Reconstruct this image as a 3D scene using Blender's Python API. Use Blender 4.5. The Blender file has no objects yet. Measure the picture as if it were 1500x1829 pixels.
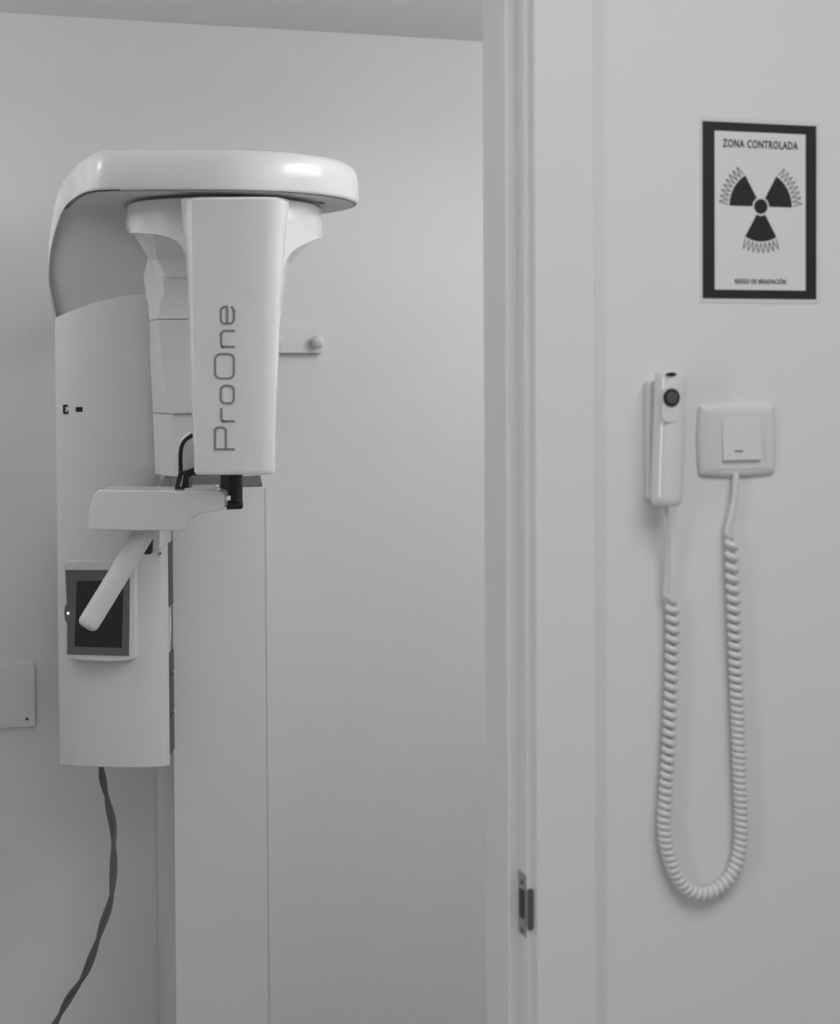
import bpy, bmesh, math
from mathutils import Vector, Matrix, Euler

PI = math.pi
COL = bpy.context.scene.collection
SC = bpy.context.scene

# ------------------------------------------------------------------ camera
H = 1.60                                   # eye height
YAW = math.radians(18.0)
PITCH = math.radians(1.4)
ROLL = math.radians(0.32)
F = 3000.0                                 # focal length in px of the 1500x1829 frame
PX0, PY0 = 750.0, 747.0                    # principal point (vertical shift lens)
R_CAM = (Matrix.Rotation(-YAW, 3, 'Z') @ Matrix.Rotation(PI/2 - PITCH, 3, 'X') @ Matrix.Rotation(-ROLL, 3, 'Z'))
cam_data = bpy.data.cameras.new('camera')
cam = bpy.data.objects.new('camera', cam_data); COL.objects.link(cam)
cam.matrix_world = Matrix.Translation((0, 0, H)) @ R_CAM.to_4x4()
cam_data.sensor_fit = 'VERTICAL'; cam_data.sensor_height = 36.0
cam_data.lens = F/1829*36.0
cam_data.shift_y = (PY0 - 914.5)/1829
cam_data.clip_start = 0.05
cam_data.dof.use_dof = True
cam_data.dof.focus_distance = 2.74
cam_data.dof.aperture_fstop = 7.1
SC.camera = cam

# ------------------------------------------------------------------ world, exposure
SC.view_settings.view_transform = 'Standard'
SC.view_settings.look = 'None'
SC.view_settings.gamma = 1.0
SC.view_settings.use_curve_mapping = False
SC.view_settings.exposure = 0.0
w = bpy.data.worlds.new('world'); SC.world = w; w.use_nodes = True
w.node_tree.nodes['Background'].inputs[0].default_value = (0.8, 0.8, 0.8, 1)
w.node_tree.nodes['Background'].inputs[1].default_value = 0.3

CEIL_X = 2.34                              # ceiling of the x-ray room
CEIL_C = 2.60                              # ceiling of the corridor
def area(name, loc, rot, sx, sy, power, spread=180):
    l = bpy.data.lights.new(name, 'AREA'); l.shape = 'RECTANGLE'; l.size = sx; l.size_y = sy; l.energy = power
    l.spread = math.radians(spread)
    o = bpy.data.objects.new(name, l); COL.objects.link(o); o.location = loc; o.rotation_euler = rot
    return o
XL_ = ((1.60, 2.20, 4.6), (-0.50, 2.80, 0.7))   # x-ray room: main light, then a fill light added for the left side: x, y, watts
for (lx, ly, pw_), sz_ in zip(XL_, (0.6, 0.36)): area('xray_room_main_and_fill', (lx, ly, CEIL_X-0.225), (0, 0, 0), sz_, sz_, pw_)
area('corridor_ceiling_light', (0.85, 0.40, CEIL_C-0.03), (0, 0, 0), 1.2, 1.1, 16.3)
area('corridor_window_light', (-1.385, 0.45, 1.60), (0, -PI/2, 0), 1.3, 0.42, 5.4)

# ------------------------------------------------------------------ pixel helpers (used to measure the place)
RT = R_CAM.transposed()
def ray(px, py):
    return R_CAM @ Vector(((px-PX0)/F, (PY0-py)/F, -1.0))
FW = Vector((math.sin(YAW), math.cos(YAW), 0)); RW = Vector((math.cos(YAW), -math.sin(YAW), 0))
def proj(p):
    q = RT @ (Vector(p) - Vector((0, 0, H)))
    return PX0 - F*q.x/q.z, PY0 + F*q.y/q.z
def W(px, py, Y):                          # point on the wall-parallel plane y = Y
    r = ray(px, py); t = Y/r.y
    return Vector((r.x*t, Y, H + r.z*t))
def L(px, py, d):                          # machine frame (x right, y away, z up), distance d
    r = ray(px, py); t = d/r.dot(FW)
    return Vector((r.dot(RW)*t, d, H + r.z*t))
def m2w(p): return RW*p[0] + FW*p[1] + Vector((0, 0, p[2]))
def LX(px, d, z):                          # machine-frame x that falls on column px at distance d and height z
    x = (px-PX0)/F*d
    for _ in range(6):
        a = proj(m2w((x, d, z)))[0]; x += (px-a)/F*d
    return x
def WX(px, Y, z):
    x = 0.5
    for _ in range(8):
        a = proj((x, Y, z))[0]; b = proj((x+0.001, Y, z))[0]; x += (px-a)/(b-a)*0.001
    return x

# ------------------------------------------------------------------ materials
def mat(name, col, rough=0.5, metal=0.0, coat=0.0, noise=0.0, nscale=40, bump=0.0, spec=0.5, emit=0.0, trans=0.0):
    m = bpy.data.materials.new(name); m.use_nodes = True
    nt = m.node_tree; b = nt.nodes['Principled BSDF']
    b.inputs['Base Color'].default_value = (col, col, col, 1)
    b.inputs['Roughness'].default_value = rough; b.inputs['Metallic'].default_value = metal
    b.inputs['Coat Weight'].default_value = coat; b.inputs['Coat Roughness'].default_value = 0.05
    b.inputs['Specular IOR Level'].default_value = spec
    b.inputs['Transmission Weight'].default_value = trans
    if emit:
        b.inputs['Emission Color'].default_value = (1, 1, 1, 1); b.inputs['Emission Strength'].default_value = emit
    tc = nt.nodes.new('ShaderNodeTexCoord'); n = nt.nodes.new('ShaderNodeTexNoise')
    n.inputs['Scale'].default_value = nscale; n.inputs['Detail'].default_value = 4
    nt.links.new(tc.outputs['Object'], n.inputs['Vector'])
    if noise:
        mr = nt.nodes.new('ShaderNodeMapRange'); mr.inputs['To Min'].default_value = col*(1-noise); mr.inputs['To Max'].default_value = min(1, col*(1+noise))
        cb = nt.nodes.new('ShaderNodeCombineColor')
        nt.links.new(n.outputs['Fac'], mr.inputs['Value'])
        for i in range(3): nt.links.new(mr.outputs[0], cb.inputs[i])
        nt.links.new(cb.outputs[0], b.inputs['Base Color'])
    if bump:
        bp = nt.nodes.new('ShaderNodeBump'); bp.inputs['Strength'].default_value = bump; bp.inputs['Distance'].default_value = 0.001
        nt.links.new(n.outputs['Fac'], bp.inputs['Height']); nt.links.new(bp.outputs[0], b.inputs['Normal'])
    return m
M_WALL = mat('painted_wall', 0.82, 0.55, noise=0.012, nscale=3, bump=0.05)
M_FRAME = mat('lacquered_frame', 0.82, 0.35)
M_CEIL = mat('painted_ceiling', 0.88, 0.8)
M_FLOOR = mat('vinyl_floor', 0.42, 0.4, noise=0.08, nscale=30)
M_CAB = mat('white_board', 0.80, 0.45)
M_CAP = mat('grey_board', 0.17, 0.35)
M_BODY = mat('gloss_white_plastic', 0.87, 0.14, coat=0.3)
M_BODY2 = mat('satin_white_plastic', 0.76, 0.38)
M_INNER = mat('matte_white_plastic', 0.66, 0.6)
M_BLACK = mat('black_plastic', 0.008, 0.35)
M_RUBBER = mat('black_rubber', 0.02, 0.5)
M_DARK = mat('dark_grey_plastic', 0.06, 0.45)
M_SCRF = mat('grey_screen_frame', 0.14, 0.35)
M_SCR = mat('dark_screen_glass', 0.022, 0.12)
M_CHROME = mat('brushed_chrome', 0.52, 0.25, metal=1.0)
M_STEEL = mat('steel', 0.45, 0.35, metal=0.9)
M_CABLE = mat('grey_cable', 0.15, 0.5)
M_CORD = mat('white_cord', 0.74, 0.35)
M_SHEET = mat('clear_film_edge', 0.76, 0.3)
M_PRINTW = mat('printed_white', 0.80, 0.5)
M_PRINTB = mat('printed_black', 0.016, 0.5)
M_PRINTG = mat('printed_grey', 0.22, 0.6)
M_SWITCH = mat('switch_plastic', 0.76, 0.3)
M_LED = mat('indicator_light', 0.8, 0.4, emit=3.0)
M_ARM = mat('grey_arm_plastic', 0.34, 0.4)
EMIT_ = 9.6
M_LAMP = mat('lamp_diffuser', 0.8, 0.5, emit=EMIT_)
M_LIP = mat('darkened_steel', 0.11, 0.35)

# ------------------------------------------------------------------ object helpers
def empty(name, loc=(0, 0, 0), rz=0.0):
    o = bpy.data.objects.new(name, None); COL.objects.link(o); o.location = loc; o.rotation_euler = (0, 0, rz)
    o.empty_display_size = 0.05
    return o
def tag(o, label=None, cat=None, kind=None, group=None):
    if label: o['label'] = label
    if cat: o['category'] = cat
    if kind: o['kind'] = kind
    if group: o['group'] = group
    return o
def obj(name, bm, m, parent=None, smooth=40, bevel=0.0, seg=3, origin=None, sub=0):
    bmesh.ops.recalc_face_normals(bm, faces=bm.faces[:])
    if origin is None:                    # put the origin at the base of the mesh, parts keep machine coordinates
        c = Vector((0, 0, 0))
        if bm.verts and parent is None:
            xs = [v.co for v in bm.verts]
            c = Vector(((min(v.x for v in xs)+max(v.x for v in xs))/2, (min(v.y for v in xs)+max(v.y for v in xs))/2, min(v.z for v in xs)))
        elif bm.verts:
            c = sum((v.co for v in bm.verts), Vector())/len(bm.verts)
    else: c = Vector(origin)
    bmesh.ops.translate(bm, verts=bm.verts[:], vec=-c)
    me = bpy.data.meshes.new(name); bm.to_mesh(me); bm.free()
    me.materials.append(m)
    if smooth:
        for p in me.polygons: p.use_smooth = True
        me.set_sharp_from_angle(angle=math.radians(smooth))
    o = bpy.data.objects.new(name, me); COL.objects.link(o)
    pc = Vector((0, 0, 0))
    if parent is not None:
        o.parent = parent
        pc = Vector(parent.get('_c', (0, 0, 0)))
    o.location = c - pc
    o['_c'] = tuple(c)
    if bevel:
        b = o.modifiers.new('bevel', 'BEVEL'); b.width = bevel; b.segments = seg; b.limit_method = 'ANGLE'; b.angle_limit = math.radians(30); b.harden_normals = True
    if sub:
        s = o.modifiers.new('sub', 'SUBSURF'); s.levels = sub; s.render_levels = sub
    return o
def box_bm(x0, x1, y0, y1, z0, z1, bm=None):
    bm = bm or bmesh.new()
    v = [bm.verts.new((x, y, z)) for x in (x0, x1) for y in (y0, y1) for z in (z0, z1)]
    for f in ((0, 1, 3, 2), (4, 6, 7, 5), (0, 4, 5, 1), (2, 3, 7, 6), (0, 2, 6, 4), (1, 5, 7, 3)): bm.faces.new([v[i] for i in f])
    return bm
def prism_y(pts, y0, y1, bm=None):        # (x,z) outline extruded along y
    bm = bm or bmesh.new()
    a = [bm.verts.new((x, y0, z)) for x, z in pts]; b = [bm.verts.new((x, y1, z)) for x, z in pts]
    n = len(pts); bm.faces.new(a); bm.faces.new(b[::-1])
    for i in range(n): bm.faces.new((a[i], a[(i+1) % n], b[(i+1) % n], b[i]))
    return bm
def loft(rings, bm=None, cap=True, close=True):
    bm = bm or bmesh.new()
    vs = [[bm.verts.new(p) for p in r] for r in rings]; n = len(rings[0])
    for a, b in zip(vs, vs[1:]):
        for i in range(n if close else n-1):
            bm.faces.new((a[i], a[(i+1) % n], b[(i+1) % n], b[i]))
    if cap: bm.faces.new(vs[0][::-1]); bm.faces.new(vs[-1])
    return bm
def catmull(P, n=8):
    P = [Vector(p) for p in P]; Q = [2*P[0]-P[1]] + P + [2*P[-1]-P[-2]]; out = []
    for i in range(1, len(Q)-2):
        for k in range(n):
            t = k/n; a, b, c, d = Q[i-1], Q[i], Q[i+1], Q[i+2]
            out.append(0.5*((2*b)+(c-a)*t+(2*a-5*b+4*c-d)*t*t+(-a+3*b-3*c+d)*t**3))
    out.append(P[-1]); return out
def tube(path, r, seg=12, bm=None, cap=True):
    path = [Vector(p) for p in path]; n = len(path)
    T = [(path[min(i+1, n-1)]-path[max(i-1, 0)]).normalized() for i in range(n)]
    ref = Vector((0, 1, 0)) if abs(T[0].y) < 0.9 else Vector((1, 0, 0))
    N = (ref - T[0]*ref.dot(T[0])).normalized(); rings = []
    for i in range(n):
        N = (N - T[i]*N.dot(T[i])).normalized(); B = T[i].cross(N)
        rr = r[i] if isinstance(r, (list, tuple)) else r
        rings.append([path[i] + (N*math.cos(2*PI*k/seg)+B*math.sin(2*PI*k/seg))*rr for k in range(seg)])
    return loft(rings, bm, cap)
def capsule_path(a, b, r, k=6):            # rounded ends for tube()
    a, b = Vector(a), Vector(b); u = (b-a).normalized(); P = []; Rr = []
    for i in range(k): t = PI/2*(i/k); P.append(a - u*r*math.cos(t)*0.6); Rr.append(max(r*math.sin(t), r*0.05))
    P.append(a); Rr.append(r); P.append(b); Rr.append(r)
    for i in range(k-1, -1, -1): t = PI/2*(i/k); P.append(b + u*r*math.cos(t)*0.6); Rr.append(max(r*math.sin(t), r*0.05))
    return P, Rr
def rrect(x0, x1, z0, z1, r, n=6, bulge=0.0):
    pts = []
    for cx, cz, a0 in ((x1-r, z1-r, 0), (x0+r, z1-r, PI/2), (x0+r, z0+r, PI), (x1-r, z0+r, 1.5*PI)):
        for k in range(n+1):
            a = a0+PI/2*k/n; pts.append((cx+r*math.cos(a), cz+r*math.sin(a)))
    if bulge:
        out = []; m = len(pts); cx, cz = (x0+x1)/2, (z0+z1)/2
        for i in range(m):
            p, q = pts[i], pts[(i+1) % m]; out.append(p)
            if abs(p[0]-q[0])+abs(p[1]-q[1]) > r*1.2:
                nx, nz = (0, 1) if abs(p[0]-q[0]) > abs(p[1]-q[1]) else (1, 0)
                s = 1 if ((p[0]-cx)*nx+(p[1]-cz)*nz) > 0 else -1
                for k in range(1, 10):
                    t = k/10; bl = bulge*4*t*(1-t)*s
                    out.append((p[0]+(q[0]-p[0])*t+nx*bl, p[1]+(q[1]-p[1])*t+nz*bl))
        pts = out
    return pts
def ribbon_bm(lines, th, y0, y1):          # strokes of thickness th in the xz plane
    bm = bmesh.new()
    for pts, closed in lines:
        P = [Vector(p) for p in pts]; n = len(P); Lp = []; Rp = []
        for i in range(n):
            a = P[i-1] if (i > 0 or closed) else None; c = P[(i+1) % n] if (i < n-1 or closed) else None
            if a is None: t = (c-P[i]).normalized(); k = 1
            elif c is None: t = (P[i]-a).normalized(); k = 1
            else:
                t1, t2 = (P[i]-a).normalized(), (c-P[i]).normalized(); t = (t1+t2)
                t = t.normalized() if t.length > 1e-6 else t1
                k = min(1/max(t.dot(t1), 0.35), 2.2)
            nrm = Vector((-t.y, t.x))*th/2*k
            Lp.append(P[i]+nrm); Rp.append(P[i]-nrm)
        rings = [[(Lp[i].x, y0, Lp[i].y), (Rp[i].x, y0, Rp[i].y), (Rp[i].x, y1, Rp[i].y), (Lp[i].x, y1, Lp[i].y)] for i in range(n)]
        if closed: rings.append(rings[0])
        loft(rings, bm, cap=not closed)
    bmesh.ops.remove_doubles(bm, verts=bm.verts[:], dist=1e-7)
    return bm
def text_bm(s, width, height, off, y0, y1, cx, cz, slant=0):
    cu = bpy.data.curves.new('lettering', 'FONT'); cu.body = s; cu.size = 1; cu.offset = off; cu.extrude = 0.5
    cu.space_character = 1.12; cu.align_x = 'CENTER'; cu.resolution_u = 3
    o = bpy.data.objects.new('lettering_source', cu); COL.objects.link(o)
    bpy.context.view_layer.update()
    me = bpy.data.meshes.new_from_object(o.evaluated_get(bpy.context.evaluated_depsgraph_get()))
    bpy.data.objects.remove(o); bpy.data.curves.remove(cu)
    bm = bmesh.new(); bm.from_mesh(me); bpy.data.meshes.remove(me)
    xs = [v.co.x for v in bm.verts]; zs = [v.co.y for v in bm.verts]
    sx = width/(max(xs)-min(xs)); sz = height/(max(zs)-min(zs)); mx = (max(xs)+min(xs))/2; mz = (max(zs)+min(zs))/2
    for v in bm.verts:
        x, z, e = v.co.x, v.co.y, v.co.z
        v.co = (cx+(x-mx)*sx, y0 if e > 0 else y1, cz+(z-mz)*sz)
    return bm
def disc_bm(cx, cz, r, y0, y1, n=32, rx=None, bm=None):
    rx = rx or r
    return prism_y([(cx+rx*math.cos(2*PI*k/n), cz+r*math.sin(2*PI*k/n)) for k in range(n)], y0, y1, bm)

# ================================================================== THE SETTING
YF = 1.650                                 # face of the corridor-side wall
YB = 3.500                                 # back wall of the x-ray room
T_W = 0.10
XC0 = WX(956, YF-0.010, H)                 # casing left edge
XC1 = WX(1063.5, YF-0.010, H)              # casing right edge
X937 = WX(937.5, YF+0.004, H)
X903 = WX(903.5, YF+0.030, H)
DOOR_TOP = 2.14
XL = X903 - 0.86                           # left edge of the clear opening (out of view)
o = obj('wall_right', box_bm(XC0+0.02, 3.0, YF, YF+T_W, 0, CEIL_C), M_WALL, smooth=0); tag(o, kind='structure')
o = obj('wall_left', box_bm(-1.4, XL-0.03, YF, YF+T_W, 0, CEIL_C), M_WALL, smooth=0); tag(o, kind='structure')
o = obj('wall_above_door', box_bm(XL-0.03, XC0+0.02, YF, YF+T_W, DOOR_TOP+0.03, CEIL_C), M_WALL, smooth=0); tag(o, kind='structure')
o = obj('wall_back', box_bm(-1.4, 3.0, YB, YB+0.1, 0, CEIL_C), M_WALL, smooth=0); tag(o, kind='structure')
o = obj('wall_xray_left', box_bm(-1.1, -1.0, YF+T_W, YB, 0, CEIL_C), M_WALL, smooth=0); tag(o, kind='structure')
o = obj('wall_xray_right', box_bm(2.9, 3.0, YF+T_W, YB, 0, CEIL_C), M_WALL, smooth=0); tag(o, kind='structure')
o = obj('ceiling_xray', box_bm(-1.0, 2.9, YF+T_W, YB, CEIL_X, CEIL_X+0.1), M_CEIL, smooth=0); tag(o, kind='structure')
o = obj('floor', box_bm(-1.5, 3.0, -1.6, YB+0.1, -0.1, 0), M_FLOOR, smooth=0); tag(o, kind='structure')
# corridor shell (behind and beside the camera)
o = obj('ceiling_corridor', box_bm(-1.5, 2.7, -1.6, YF+T_W, CEIL_C, CEIL_C+0.1), M_CEIL, smooth=0); tag(o, kind='structure')
o = obj('wall_corridor_rear', box_bm(-1.5, 2.7, -1.6, -1.5, 0, CEIL_C), M_WALL, smooth=0); tag(o, kind='structure')
o = obj('wall_corridor_left', box_bm(-1.5, -1.4, -1.5, YF+T_W, 0, CEIL_C), M_WALL, smooth=0); tag(o, kind='structure')
o = obj('wall_corridor_right', box_bm(2.6, 2.7, -1.5, YF+T_W, 0, CEIL_C), M_WALL, smooth=0); tag(o, kind='structure')

# door frame: casing and double-rebated jamb, right side / head / left side
def jamb_pts(s, x0):                       # plan outline, s=+1 right jamb (x grows away from the opening)
    y = YF
    w0 = XC0-X903; w1 = X937-X903
    P = [(0, y+0.030), (w1, y+0.030), (w1, y+0.004), (w0, y+0.004), (w0, y-0.010), (w0+XC1-XC0, y-0.010),
         (w0+XC1-XC0, y), (w0+0.02, y), (w0+0.02, y+T_W), (0, y+T_W)]
    return [(x0+s*a, b) for a, b in P]
def jamb(name, s, x0):
    bm = loft([[(x, y, z) for x, y in jamb_pts(s, x0)] for z in (0, DOOR_TOP+0.10)])
    return obj(name, bm, M_FRAME, smooth=0, bevel=0.0022, seg=3)
o = jamb('door_1_frame_right', 1, X903); o.name = 'door_1'; tag(o, kind='structure')
o = jamb('door_1_frame_left', -1, XL); o.name = 'door_2'; tag(o, kind='structure')
o = obj('trim_1', box_bm(XL-0.03, XC0+0.01, YF+0.030, YF+T_W, DOOR_TOP, DOOR_TOP+0.03), M_FRAME, smooth=0, bevel=0.002); tag(o, kind='structure')
o = obj('trim_2', box_bm(XL-0.10, XC1+0.004, YF-0.010, YF-0.0005, DOOR_TOP+0.10, DOOR_TOP+0.17), M_FRAME, smooth=0, bevel=0.002); tag(o, kind='structure')

# strike plate in the rebate of the right jamb
def zf(px, py, Y): return W(px, py, Y).z
st = empty('strike_plate', (X937, YF+0.017, zf(935, 1617, YF+0.01)))
tag(st, 'small steel latch plate with a dark slot in the white door jamb', 'latch plate')
st['_c'] = tuple(st.location)
zt, zb = zf(935, 1562, YF+0.01), zf(935, 1673, YF+0.01)
o = obj('plate', prism_y([(YF+0.0065, zb), (YF+0.0275, zb), (YF+0.0275, zt), (YF+0.0065, zt)], -0.0011, 0), M_STEEL, st, smooth=0)
# plate lies in the yz plane: rebuild its verts so that (x,z)->(y,z)
def flip_yz(o, xoff):
    for v in o.data.vertices: v.co = Vector((v.co.y, v.co.x, v.co.z))
    c = Vector(o['_c']); c2 = Vector((c.y+xoff, c.x, c.z)); o['_c'] = tuple(c2); o.location = c2 - Vector(o.parent['_c'])
    o.data.update()
flip_yz(o, X937)
pl = o
a = YF+0.010; b = YF+0.0235
o = obj('slot', prism_y(rrect(a, b, zf(935, 1643, YF+0.01), zf(935, 1592, YF+0.01), 0.003), -0.0017, -0.0008), M_BLACK, st, smooth=0); flip_yz(o, X937)
for yy in (1579, 1665):
    z = zf(935, yy, YF+0.01)
    o = obj('screw', disc_bm((a+b)/2, z, 0.0028, -0.0019, -0.0009, 16), M_LIP, st, smooth=30); flip_yz(o, X937)
x0 = X937+0.0012; x1 = XC0-0.001
o = obj('lip', prism_y(rrect(X937-0.0004, XC0-0.0003, zf(945, 1663, YF), zf(945, 1589, YF), 0.003), YF+0.0010, YF+0.0038), M_LIP, st, smooth=0)
tag(o, 'dark bent lip')

# ================================================================== CABINET with grey top behind the machine
YC = 3.285
zc = W(390, 871.5, YC).z
x0 = WX(309, YC, 1.0); x1 = WX(474.5, YC, 1.0)
cb = empty('low_cabinet', ((x0+x1)/2, (YC+YB)/2, 0)); cb['_c'] = tuple(cb.location)
tag(cb, 'narrow white waist-high cabinet with dark grey top behind the x-ray machine', 'cabinet')
o = obj('body', box_bm(x0, x1, YC, YB-0.002, 0.0, zc), M_CAB, cb, smooth=0, bevel=0.0015)
obj('edge_dark_line', box_bm(x1-0.0005, x1+0.0035, YC+0.0005, YC+0.03, 0.0, zc-0.002), mat('grey_edge', 0.60, 0.5), cb, smooth=0)  # thin grey strip added to draw the dark line along this edge
zt = W(390, 846, YC).z
xa = WX(306, YC, zc); xb = WX(470, YC, zc); xc = WX(465, YC, zt)
bm = loft([[(xa, YC+0.001, zc), (xb, YC+0.001, zc), (xb, YB-0.003, zc), (xa, YB-0.003, zc)],
           [(xa+0.002, YC+0.004, zt), (xc, YC+0.004, zt), (xc, YB-0.003, zt), (xa+0.002, YB-0.003, zt)]])
o = obj('top', bm, M_CAP, cb, smooth=0, bevel=0.003); tag(o, 'dark grey top')

# ================================================================== HOOK RAIL on the back wall
zt, zb = W(540, 583, YB-0.02).z, W(540, 630.5, YB-0.02).z
x1 = WX(577, YB-0.02, zb); x0 = x1-0.30
hr = empty('hook_rail', ((x0+x1)/2, YB-0.01, (zt+zb)/2)); hr['_c'] = tuple(hr.location)
tag(hr, 'white wall rail with round pegs beside the x-ray head, on the back wall', 'coat rack')
obj('rail', box_bm(x0, x1, YB-0.020, YB-0.0005, zb, zt), M_FRAME, hr, smooth=0, bevel=0.002)
def peg(x, z):
    P = [Vector((x, YB-0.018, z)), Vector((x, YB-0.022, z)), Vector((x, YB-0.024, z))]; R_ = [0.009, 0.008, 0.008]
    for k in range(1, 9):
        t = PI*k/9; P.append(Vector((x, YB-0.046-0.013*-math.cos(t)*-1, z))); R_.append(0.0142*math.sin(t))
    P = P[:3] + [Vector((x, YB-0.024-0.026*(k/8), z)) for k in range(1, 9)]
    R_ = R_[:3] + [max(0.0142*math.sqrt(max(0, 1-((k/8)*2-1)**2*0.999)), 0.0008) for k in range(1, 9)]
    return tube(P, R_, 20)
pp = W(567.5, 610, YB-0.036)
obj('peg', peg(pp.x, pp.z), M_FRAME, hr, smooth=60)
xp = WX(493, YB-0.036, pp.z)
obj('peg', peg(xp, pp.z), M_FRAME, hr, smooth=60)
obj('peg', peg(xp-(pp.x-xp), pp.z), M_FRAME, hr, smooth=60)

# ================================================================== COVER PLATE low on the back wall, left
q = W(63, 1297, YB-0.006); zt = W(63, 1184, YB-0.006).z
cp = empty('wall_cover_plate', (q.x-0.09, YB-0.003, (q.z+zt)/2)); cp['_c'] = tuple(cp.location)
tag(cp, 'flat white blanking plate on the back wall left of the x-ray column', 'cover plate')
obj('plate', box_bm(q.x-0.19, q.x, YB-0.006, YB-0.0003, q.z, zt), M_WALL, cp, smooth=0, bevel=0.001)
s = W(48, 1284, YB-0.006)
obj('screw', disc_bm(s.x, s.z, 0.003, YB-0.0075, YB-0.0055, 16), M_DARK, cp, smooth=30)

# ================================================================== PANORAMIC X-RAY MACHINE (local frame: x right, y away, z up)
mc = empty('dental_xray_machine', (0, 0, 0), -YAW)
base = m2w((LX(200, 3.2, 1.0), 3.2, 0.0))
BX, BD = LX(200, 3.2, 1.0), 3.2
mc.location = base; mc['_c'] = (BX, BD, 0.0)
tag(mc, 'white panoramic dental x-ray machine with overhead beam, touch screen and chin rest', 'x-ray machine')

# --- column cover
def cover_ring(z_of):                      # plan outline of the convex cover
    pts = [(101.5, 3.145), (103, 3.130), (110, 3.121), (140, 3.109), (180, 3.103), (220, 3.104), (255, 3.109), (280, 3.117), (286.5, 3.121), (288, 3.126)]
    return pts
zref = L(190, 900, 3.11).z
PL = [(LX(p, d, zref), d) for p, d in cover_ring(None)]
xR = PL[-1][0]
topo = {0: 568, 1: 567, 2: 563, 3: 551, 4: 538, 5: 530, 6: 525.5, 7: 524, 8: 524, 9: 524}
boto = {0: 1365, 1: 1365.5, 2: 1366, 3: 1368, 4: 1370, 5: 1371, 6: 1371, 7: 1370, 8: 1369.5, 9: 1369}
topr = [(x, d, L(200, topo[i], d).z) for i, (x, d) in enumerate(PL)]
botr = [(x, d, L(200, boto[i], d).z) for i, (x, d) in enumerate(PL)]
z_top_back = topr[-1][2]
back_t = [(xR, 3.205, L(290, 524, 3.205).z), (PL[0][0], 3.205, topr[0][2])]
zbb = L(298, 1367.5, 3.205).z
back_b = [(xR, 3.205, zbb), (PL[0][0], 3.205, zbb)]
cover = obj('column_cover', loft([botr+back_b, topr+back_t]), M_BODY2, mc, smooth=30, bevel=0.0015, seg=2)
# --- chassis behind the cover, stepped dark blocks seen in the side gap
zA, zB = L(302, 900, 3.23).z, L(302, 1345, 3.23).z
xs = xR-0.0005
ch = obj('chassis', box_bm(PL[0][0]+0.02, xs-0.008, 3.206, 3.256, zB-0.01, L(200, 600, 3.2).z), M_BLACK, mc, smooth=0)
for ya, yb, mm, dd in ((905, 1083, M_DARK, 0), (1166, 1203, M_DARK, 0.0005), (1207, 1275, M_BLACK, 0), (1279, 1345, M_BLACK, 0.0)):
    obj('side_module', box_bm(xs-0.010, xs+dd+0.001, 3.207, 3.262, L(302, yb, 3.22).z, L(302, ya, 3.22).z), mm, ch, smooth=0)
obj('gap_highlight', tube(catmull([L(299, 1070, 3.23), L(302, 1100, 3.23), L(302, 1130, 3.23), L(300, 1175, 3.23)], 6), 0.004, 10), M_CORD, ch, smooth=60)  # pale tube stands in for the highlight in the side gap
# wall bracket from the chassis to the back wall
for zq in (1.05, 1.70): obj('wall_bracket', box_bm(PL[0][0]+0.035, PL[0][0]+0.075, 3.256, 3.42, zq, zq+0.05), M_STEEL, mc, smooth=0)
# --- sockets on the cover
def on_cover(px): 
    x = LX(px, 3.112, zref)
    for (xa, da), (xb, db) in zip(PL, PL[1:]):
        if xa <= x <= xb: return da+(db-da)*(x-xa)/(xb-xa)
    return 3.11
def lrect(px0, px1, py0, py1, d): a, b = L(px0, py1, d), L(px1, py0, d); return a.x, b.x, a.z, b.z
d0 = on_cover(142)
obj('socket', prism_y(rrect(*lrect(135.5, 149.5, 727, 735.5, d0), 0.002), d0-0.0012, d0+0.003), M_BLACK, cover, smooth=0)
d0 = on_cover(118)
c0 = L(118.5, 731, d0); k = d0/F
obj('socket', ribbon_bm([([(c0.x+3*k, c0.z+6.5*k), (c0.x-4*k, c0.z+6.5*k), (c0.x-4*k, c0.z-6.5*k), (c0.x+4*k, c0.z-6.5*k), (c0.x+4*k, c0.z-2*k)], False)], 3.2*k, d0-0.002, d0+0.003), M_BLACK, cover, smooth=0)
obj('vent_dot', disc_bm(L(287, 989, 3.116).x-0.001, L(287, 989, 3.116).z, 0.0018, 3.114, 3.122, 12), M_DARK, cover, smooth=0)

# --- control panel
dp = 3.085
def quad_pts(c): return [(L(px, py, dp).x, L(px, py, dp).z) for px, py in c]
bez = [(113, 1008), (117, 1003), (150, 1001.5), (200, 1001), (238, 1002), (242, 1006), (242.5, 1090), (242, 1176), (238, 1179), (215, 1181.5), (180, 1182), (145, 1180), (120, 1176), (116, 1172)]
cpn = obj('control_panel', prism_y(quad_pts(bez), dp, 3.118), M_BODY2, mc, smooth=30, bevel=0.003, seg=3)
fr = [(117, 1018), (232, 1018), (230.5, 1171.5), (120, 1168.5), (120, 1112), (116.5, 1109), (115, 1096), (116, 1083), (119.5, 1078)]
obj('screen_frame', prism_y(quad_pts(fr), dp-0.0015, dp+0.004), M_SCRF, cpn, smooth=0, bevel=0.0005)
obj('screen', prism_y(quad_pts([(137.5, 1037), (221, 1037), (217.5, 1157), (133.5, 1154.5)]), dp-0.0022, dp+0.001), M_SCR, cpn, smooth=0)
c0 = L(122, 1095, dp)
tag(obj('indicator', disc_bm(c0.x, c0.z, 0.0021, dp-0.0026, dp, 14), M_LED, cpn, smooth=0), 'tiny lit white indicator')

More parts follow.
